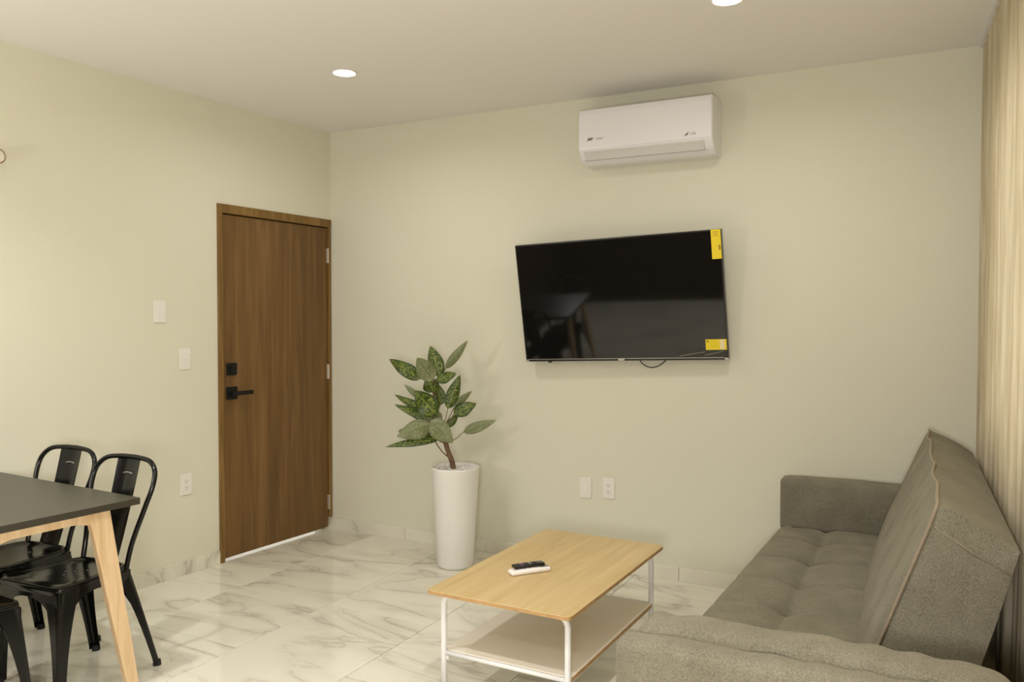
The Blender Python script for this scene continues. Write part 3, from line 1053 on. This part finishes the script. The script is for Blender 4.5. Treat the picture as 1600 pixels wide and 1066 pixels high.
# remotes on the coffee table
RZ = 0.4302
ra = math.atan2(0.143, 0.110)
rc = thing('remote_control', 'white air conditioner remote with a small display on the coffee table', 'remote control', (2.252, -1.478, RZ), radians(52))
b = box((-0.088, -0.024, 0.0), (0.088, 0.024, 0.020), 0.0095, 4)
obj('case', b, M_white, rc, True)
obj('display', box((0.045, -0.016, 0.0198), (0.080, 0.010, 0.0206), 0.0004, 1), M_lcd, rc)
for k in range(3):
    obj('button', box((0.012 - 0.026 * k - 0.008, -0.014, 0.0196), (0.012 - 0.026 * k + 0.008, -0.005, 0.0212), 0.001, 1), M_legw, rc)
rb = thing('remote_control', 'slim black television remote lying across the white remote', 'remote control', (2.2440, -1.4700, RZ + 0.0212), radians(52))
obj('case', box((-0.068, -0.019, 0.0), (0.066, 0.019, 0.013), 0.004, 3), M_remblack, rb, True)
for k in range(8):
    for j in range(3):
        obj('button', box((-0.055 + 0.012 * k - 0.004, -0.010 + 0.010 * j - 0.003, 0.0128), (-0.055 + 0.012 * k + 0.004, -0.010 + 0.010 * j + 0.003, 0.0142), 0.0008, 1),
            M_purple if k == 2 else M_button if k in (5,) else M_remblack, rb)
obj('power_button', lathe([(0, 0), (0.004, 0), (0.004, 0.0015), (0, 0.0015)], 12, center=(0.052, 0.006, 0.0128)), M_button, rb)

# ------------------------------------------------------------------ sofa
so = thing('sofa', 'grey fabric sofa bed with tufted seat and thick tilted backrest', 'sofa', (3.3, -1.25, 0))
sinv = Matrix.Translation(-so.location)


def spart(name, bm, mat, parent=None, smooth=True):
    o = obj(name, bm, mat, parent or so, smooth)
    if parent is None:
        o.matrix_parent_inverse = sinv
    return o


SY0, SY1 = -0.205, -2.215       # far and near end of the seat
SX0, SX1 = 2.975, 3.58
TUFT = [-0.429 - 0.322 * k for k in range(-1, 7)]


def seat_h(x, y):
    # cross seams every 0.322 m, one long seam at x = 3.225
    yy = ((y - TUFT[0]) / 0.322) % 1.0
    dy = min(yy, 1 - yy) * 0.322
    dx = abs(x - 3.235)
    a = 0.036 * math.exp(-(dx / 0.030) ** 1.2)
    c = 0.019 * math.exp(-(dy / 0.020) ** 1.1)
    btn = 0.044 * math.exp(-((dx * dx + dy * dy) / 0.055 ** 2) ** 0.8)
    return -a * 0.55 - c - btn


def seat_pt(u, v):
    y = SY0 + (SY1 - SY0) * v
    SX0 = 2.968 - 0.062 * v
    # profile: from under the front edge, round the nose, over the top to the back
    if u < 0.06:
        t = u / 0.06
        return Vector((SX0 + 0.018 + 0.012 * (1 - t), y, 0.235 + 0.10 * t))
    if u < 0.26:
        t = (u - 0.06) / 0.20
        a = pi - t * pi / 2
        x = SX0 + 0.105 + 0.088 * cos(a)
        z = 0.335 + 0.095 * sin(a)
        return Vector((x, y, z + seat_h(x, y) * t))
    t = (u - 0.26) / 0.74
    x = SX0 + 0.105 + (SX1 - SX0 - 0.105) * t
    e = min((SY0 - y), (y - SY1))
    edge = -0.03 * max(0.0, 1 - e / 0.05) ** 2
    return Vector((x, y, 0.430 + 0.012 * sin(pi * t) + seat_h(x, y) + edge))


b = grid(seat_pt, 70, 170)
hexa([(SX0 + 0.035, SY1, 0.235), (SX1, SY1, 0.235), (SX1, SY0, 0.235), (SX0 + 0.035, SY0, 0.235),
      (SX0 + 0.045, SY1, 0.34), (SX1, SY1, 0.38), (SX1, SY0, 0.38), (SX0 + 0.045, SY0, 0.34)], bm=b)
seat = spart('seat_cushion', b, M_sofa)
spart('seat_frame', box((SX0 + 0.05, SY1 + 0.0, 0.13), (3.80, SY0, 0.236), 0.01, 2), M_sofa, smooth=False)

# backrest: far and near cross sections (x, z) lofted along y
BY0, BY1 = -0.262, -1.91
far = [(3.478, 0.42), (3.560, 0.64), (3.666, 0.948), (3.844, 0.857), (3.800, 0.64), (3.745, 0.42)]
near = [(3.513, 0.42), (3.590, 0.64), (3.699, 0.948), (3.886, 0.842), (3.832, 0.63), (3.772, 0.42)]


def back_pt(u, v):
    """u runs round the section, v along the length"""
    n = 6
    k = u * n
    i = int(min(k, n - 1e-6))
    f = k - i
    P = []
    for prof_ in (far, near):
        a, c = Vector(prof_[i % n]), Vector(prof_[(i + 1) % n])
        P.append(a + (c - a) * f)
    q = P[0] + (P[1] - P[0]) * v
    y = BY0 + (BY1 - BY0) * v
    x, z = q
    bulge = 0.0
    if i in (0, 1):                       # front face swells between its seams
        fv = (i + f) / 2
        bulge = (0.062 * (1 - fv) ** 0.6 * min(1.0, 0.55 + fv)) * (max(0.0, sin(pi * min(1, max(0, v)))) ** 0.30)
        yy = ((y - TUFT[0]) / 0.322) % 1.0
        dy = min(yy, 1 - yy) * 0.322
        bulge -= 0.014 * math.exp(-(dy / 0.03) ** 2) * sin(pi * fv)
        x -= bulge * 0.94
        z += bulge * 0.33
    elif i == 2:
        bulge = 0.006 * sin(pi * f) + 0.003 * sin(v * 34 + f * 3)
        x += bulge * 0.45
        z += bulge * 0.9
    # wavy front top edge
    w = math.exp(-((k - 2.0) / 0.12) ** 2)
    z += w * 0.004 * sin(v * 31)
    x += w * 0.004 * sin(v * 23 + 1)
    return Vector((x, y, z))


NB, NVB = 72, 90
b = bmesh.new()
ring = [[b.verts.new(back_pt(i / NB, j / NVB)) for i in range(NB)] for j in range(NVB + 1)]
for j in range(NVB):
    for i in range(NB):
        b.faces.new((ring[j][i], ring[j][(i + 1) % NB], ring[j + 1][(i + 1) % NB], ring[j + 1][i]))
for j, sgn in ((0, 1), (NVB, -1)):
    cvec = sum((v.co for v in ring[j]), Vector()) / NB
    rings_ = [ring[j]]
    for f, bul in ((0.75, 0.010), (0.4, 0.014)):
        rings_.append([b.verts.new(cvec + (v.co - cvec) * f + Vector((0, sgn * bul, 0))) for v in ring[j]])
    ctr = b.verts.new(cvec + Vector((0, sgn * 0.015, 0)))
    for A, B in zip(rings_[:-1], rings_[1:]):
        for i in range(NB):
            b.faces.new((A[i], A[(i + 1) % NB], B[(i + 1) % NB], B[i]))
    for i in range(NB):
        b.faces.new((rings_[-1][i], rings_[-1][(i + 1) % NB], ctr))
bmesh.ops.recalc_face_normals(b, faces=b.faces[:])
back = spart('backrest', b, M_sofa)
for p in back.data.polygons:
    p.use_smooth = True
mod = back.modifiers.new('edge', 'EDGE_SPLIT')
mod.split_angle = radians(42)
# piping along the front top edge and down the near end
edge = [back_pt(2 / 6, j / NVB) + Vector((-0.001, 0, 0.0005)) for j in range(1, NVB + 1)]
endp = [back_pt((2 - t * 2) / 6, 1.0) + Vector((-0.001, -0.003, 0)) for t in [k / 24 for k in range(1, 25)]]
spart('piping', tube(edge + endp, 0.0048, 8), M_pipe, back).matrix_parent_inverse = Matrix.Identity(4)
# thin top-stitch seams on the near end
sm = tube([back_pt(3.30 / 6, 1.0) + Vector((0, -0.006, 0)), back_pt(3.30 / 6, 1.0).lerp(back_pt(1.80 / 6, 1.0), 0.5) + Vector((0, -0.0165, 0)), back_pt(1.80 / 6, 1.0) + Vector((0.01, -0.006, 0))], 0.0018, 6)
spart('stitching', sm, M_pipe, back)
back.children[-1].matrix_parent_inverse = Matrix.Identity(4)


def soft_box(lo, hi, r, puff, seed, n=14, wr=0.0):
    """rounded, slightly swollen upholstered block"""
    lo, hi = Vector(lo), Vector(hi)
    bm = bmesh.new()
    bmesh.ops.create_cube(bm, size=2.0)
    bmesh.ops.subdivide_edges(bm, edges=bm.edges[:], cuts=n, use_grid_fill=True)
    c, hs = (lo + hi) / 2, (hi - lo) / 2
    rnd = random.Random(seed)
    ph = [rnd.random() * 6 for _ in range(6)]
    for v in bm.verts:
        p = v.co.copy()
        # remap so corners get denser rows
        q = Vector([math.copysign(abs(t) ** 0.8, t) for t in p])
        w = Vector((q.x * hs.x, q.y * hs.y, q.z * hs.z))
        inner = Vector([max(-hs[i] + r, min(hs[i] - r, w[i])) for i in range(3)])
        d = w - inner
        if d.length > 1e-6:
            w = inner + d.normalized() * min(r, max(abs(d.x), abs(d.y), abs(d.z)))
        pf = puff * (1 - q.x ** 2) * (1 - q.z ** 2) if abs(p.y) > 0.999 else puff * (1 - q.x ** 2) * (1 - q.y ** 2)
        if d.length > 1e-6:
            w += d.normalized() * pf
        if wr:
            w.z += wr * sin(w.x * 42 + ph[0] + 3 * sin(w.x * 9 + ph[1])) * max(0, q.z)
            w.y += wr * 0.6 * sin(w.x * 55 + ph[2]) * max(0, q.z)
        v.co = w + c
    return bm


# far armrest
spart('armrest', soft_box((3.012, -0.198, 0.400), (3.66, -0.075, 0.658), 0.022, 0.010, 3, wr=0.001), M_sofa)
# near armrest: inner pad, outer panel
spart('armrest', soft_box((2.985, -2.380, 0.28), (3.86, -2.215, 0.655), 0.060, 0.012, 5, n=60, wr=0.0038), M_sofa)
arm = so.children[-1]
op = obj('outer_panel', soft_box((2.968, -2.455, 0.12), (3.90, -2.365, 0.640), 0.026, 0.006, 8, n=60, wr=0.0026), M_sofa, arm, True)
for (x_, y_) in ((3.06, -0.3), (3.06, -2.1), (3.72, -0.3), (3.72, -2.1)):
    spart('sofa_leg', lathe([(0, 0), (0.018, 0), (0.026, 0.13), (0, 0.13)], 14, center=(x_, y_, 0)), M_foot)

# ------------------------------------------------------------------ dining table
dt = thing('dining_table', 'black-topped dining table with splayed pale pine legs', 'dining table', (0.935, -2.250, 0), radians(-3.5))
# local frame: origin under the right far corner; table runs to -x and -y
TXL, TYL = 1.02, 0.70
obj('tabletop', box((-TXL, -TYL, 0.724), (0, 0, 0.750), 0.0012, 1), M_tabletop, dt)


def leg4(top, bot, wt, wb, dt_=0.030):
    """tapered leg: centre at the top and at the foot; (wide, thick) at each"""
    T, B = Vector(top), Vector(bot)

    def ring_(c, w):
        return [c + Vector((-dt_ / 2, -w / 2, 0)), c + Vector((dt_ / 2, -w / 2, 0)), c + Vector((dt_ / 2, w / 2, 0)), c + Vector((-dt_ / 2, w / 2, 0))]
    return hexa(ring_(B, wb) + ring_(T, wt), 0.004, 2)


for sx, sy in ((0, 0), (0, 1), (1, 0), (1, 1)):
    xt = -0.055 if sx == 0 else -TXL + 0.055
    xb = -0.020 if sx == 0 else -TXL + 0.020
    yt = -0.143 if sy == 0 else -TYL + 0.143
    yb = -0.030 if sy == 0 else -TYL + 0.030
    obj('leg', leg4((xt, yt, 0.7238), (xb, yb, 0.0), 0.086, 0.048), M_pine, dt)
for xt in (-0.055, -TXL + 0.055):
    y0, y1 = -0.14, -TYL + 0.14
    pts = [(xt - 0.012, y0, 0.7238), (xt - 0.012, y0, 0.668), (xt - 0.012, y0 - 0.05, 0.676), (xt - 0.012, y0 - 0.10, 0.686)]
    pts += [(xt - 0.012, y1 + 0.10, 0.686), (xt - 0.012, y1 + 0.05, 0.676), (xt - 0.012, y1, 0.668), (xt - 0.012, y1, 0.7238)]
    obj('apron', extrude_poly(pts, (0.024, 0, 0)), M_pine, dt)
for yt in (-0.143, -TYL + 0.143):
    obj('apron', box((-TXL + 0.075, yt - 0.012, 0.672), (-0.075, yt + 0.012, 0.7238), 0.002, 1), M_pine, dt)

# ------------------------------------------------------------------ metal chairs
def leg_channel(top, bot, wt, wb, dirv):
    """sheet-metal leg: wide at the seat corner, narrow at the floor, bent as an angle section"""
    bm = bmesh.new()
    T, B = Vector(top), Vector(bot)
    sx = math.copysign(1, dirv[0])
    sy = math.copysign(1, dirv[1])
    nseg = 7
    rows = []
    for k in range(nseg + 1):
        t = k / nseg
        c = T.lerp(B, t)
        w = wt + (wb - wt) * (1 - (1 - t) ** 2.2)
        th = 0.0022
        # outer corner c, arms along -x and -y directions (towards the chair's middle), rounded corner
        o_ = [Vector((-sx * w, 0, 0)), Vector((-sx * 0.35 * w, 0, 0)), Vector((-sx * 0.1 * w, -sy * 0.1 * w * 0.3, 0)), Vector((0, -sy * 0.3 * w, 0)), Vector((0, -sy * w, 0))]
        i_ = [p + Vector((-sx * th if p.y != 0 else 0, -sy * th if p.x != 0 else 0, 0)) for p in o_]
        rows.append([bm.verts.new(c + p) for p in o_ + i_[::-1]])
    for a, b_ in zip(rows[:-1], rows[1:]):
        for j in range(10):
            bm.faces.new((a[j], a[(j + 1) % 10], b_[(j + 1) % 10], b_[j]))
    bm.faces.new(rows[0])
    bm.faces.new(rows[-1][::-1])
    bmesh.ops.recalc_face_normals(bm, faces=bm.faces[:])
    return bm


def make_chair(name, label):
    """front is -y, origin on the floor under the seat"""
    t = thing(name, label, 'chair', group='black metal dining chairs')
    SH = 0.445
    # seat pan: trapezoid with rounded corners and a rolled rim
    def outline(s, z):
        cs = [(-0.180, -0.185), (0.180, -0.185), (0.150, 0.165), (-0.150, 0.165)]
        rr = [0.045, 0.045, 0.075, 0.075]
        pts = []
        for i in range(4):
            p0, p1, p2 = Vector((*cs[i - 1], 0)), Vector((*cs[i], 0)), Vector((*cs[(i + 1) % 4], 0))
            a, c = (p0 - p1).normalized(), (p2 - p1).normalized()
            for k in range(6):
                q = k / 5
                A, B = p1 + a * rr[i], p1 + c * rr[i]
                pts.append(((A * (1 - q) ** 2 + p1 * 2 * q * (1 - q) + B * q * q) * s) + Vector((0, 0, z)))
        return pts
    bm = bmesh.new()
    levels = [(0.93, SH - 0.040), (0.985, SH - 0.036), (1.0, SH - 0.008), (0.99, SH), (0.955, SH + 0.002), (0.92, SH - 0.003), (0.6, SH - 0.006), (0.25, SH - 0.008)]
    rg = [[bm.verts.new(p) for p in outline(s_, z_)] for s_, z_ in levels]
    for a, b_ in zip(rg[:-1], rg[1:]):
        for j in range(24):
            bm.faces.new((a[j], a[(j + 1) % 24], b_[(j + 1) % 24], b_[j]))
    bm.faces.new(rg[-1])
    bm.faces.new(rg[0][::-1])
    bmesh.ops.recalc_face_normals(bm, faces=bm.faces[:])
    obj('seat', bm, M_metal, t, True)
    # drain holes
    for hx_, hy_ in ((0, 0.02), (0.03, 0.0), (-0.03, 0.0), (0.0, -0.03), (0.03, 0.05), (-0.03, 0.05)):
        obj('drain_hole', lathe([(0, 0), (0.004, 0), (0.004, 0.0008), (0, 0.0008)], 8, center=(hx_, hy_, SH - 0.0075)), M_gap, t)
    # legs
    for sx in (-1, 1):
        obj('leg', leg_channel((sx * 0.176, -0.180, SH - 0.014), (sx * 0.208, -0.212, 0.008), 0.085, 0.030, (sx, -1)), M_metal, t)
        obj('leg', leg_channel((sx * 0.148, 0.158, SH - 0.014), (sx * 0.195, 0.260, 0.008), 0.075, 0.030, (sx, 1)), M_metal, t)
        for (fx, fy) in ((sx * 0.202, -0.205), (sx * 0.189, 0.253)):
            obj('rubber_foot', lathe([(0, 0), (0.017, 0), (0.015, 0.022), (0, 0.022)], 12, center=(fx - sx * 0.006, fy, 0)), M_foot, t)
    # arched aprons under the seat
    def apron(p0, p1, drop):
        p0, p1 = Vector(p0), Vector(p1)
        n = 12
        top = [p0.lerp(p1, k / n) for k in range(n + 1)]
        low = [p + Vector((0, 0, -0.025 - drop * (abs(2 * k / n - 1) ** 2.5))) for k, p in enumerate(top)]
        bm_ = bmesh.new()
        d = (p1 - p0).normalized().cross(Vector((0, 0, 1))) * 0.002
        A = [bm_.verts.new(p) for p in top]
        Bv = [bm_.verts.new(p) for p in low]
        A2 = [bm_.verts.new(p + d) for p in top]
        B2 = [bm_.verts.new(p + d) for p in low]
        for k in range(n):
            bm_.faces.new((A[k], A[k + 1], Bv[k + 1], Bv[k]))
            bm_.faces.new((A2[k + 1], A2[k], B2[k], B2[k + 1]))
            bm_.faces.new((Bv[k], Bv[k + 1], B2[k + 1], B2[k]))
            bm_.faces.new((A[k + 1], A[k], A2[k], A2[k + 1]))
        return bm_
    z_ = SH - 0.02
    obj('apron', apron((-0.168, -0.181, z_), (0.168, -0.181, z_), 0.11), M_metal, t)
    obj('apron', apron((0.144, 0.158, z_), (-0.144, 0.158, z_), 0.11), M_metal, t)
    for sx in (-1, 1):
        obj('apron', apron((sx * 0.176, -0.172, z_), (sx * 0.149, 0.150, z_), 0.11), M_metal, t)
    # back hoop
    BT = 0.860
    pts = [(-0.128, 0.150, SH - 0.03), (-0.136, 0.175, SH + 0.08), (-0.165, 0.215, SH + 0.22), (-0.180, 0.242, SH + 0.305), (-0.172, 0.262, SH + 0.365),
           (-0.128, 0.276, BT - 0.012), (-0.05, 0.281, BT - 0.001), (0, 0.282, BT), (0.05, 0.281, BT - 0.001), (0.128, 0.276, BT - 0.012),
           (0.172, 0.262, SH + 0.365), (0.180, 0.242, SH + 0.305), (0.165, 0.215, SH + 0.22), (0.136, 0.175, SH + 0.08), (0.128, 0.150, SH - 0.03)]
    obj('back_hoop', tube(catmull(pts, 6), 0.0105, 12), M_metal, t, True)
    # splat, slightly curved, wider at the top
    def splat(u, v):
        z = SH - 0.02 + (BT - 0.012 - SH + 0.02) * v
        y = 0.152 + 0.128 * (v ** 0.85)
        w = 0.060 + 0.006 * v
        xq = (u * 2 - 1)
        return Vector((xq * w, y + 0.012 * (1 - xq * xq), z))
    bm = grid(splat, 8, 16)
    fs = bm.faces[:]
    r_ = bmesh.ops.extrude_face_region(bm, geom=fs)
    bmesh.ops.translate(bm, verts=[g for g in r_['geom'] if isinstance(g, bmesh.types.BMVert)], vec=(0, 0.0025, 0))
    bmesh.ops.recalc_face_normals(bm, faces=bm.faces[:])
    sp_ = obj('splat', bm, M_metal, t, True)
    md = sp_.modifiers.new('edge', 'EDGE_SPLIT')
    # embossed slot
    path = []
    for k in range(9):
        q = k / 8 * 2 - 1
        p = splat(0.5 + 0.20 * q, 0.86)
        path.append(p + Vector((0, -0.002, 0.004 * (1 - q * q))))
    obj('embossed_slot', tube(path, 0.0028, 8), M_silver, sp_, True)
    return t


def dup(root, loc, rotz, label):
    r = root.copy()
    C.objects.link(r)
    r.location = loc
    r.rotation_euler = (0, 0, rotz)
    r['label'] = label
    for ch in list(root.children):
        c = ch.copy()
        C.objects.link(c)
        c.parent = r
        for g in ch.children:
            d = g.copy()
            C.objects.link(d)
            d.parent = c
    return r


chair = make_chair('dining_chair', 'black metal chair nearer the room, pushed in at the far table edge')
chair.location = (0.642, -2.345, 0)
chair.rotation_euler = (0, 0, radians(3))
dup(chair, (0.192, -2.300, 0), radians(4), 'black metal chair by the door wall, tucked beside another chair')
dup(chair, (0.640, -2.822, 0), radians(180 - 4), 'black metal chair on the near table side, cut by the frame')
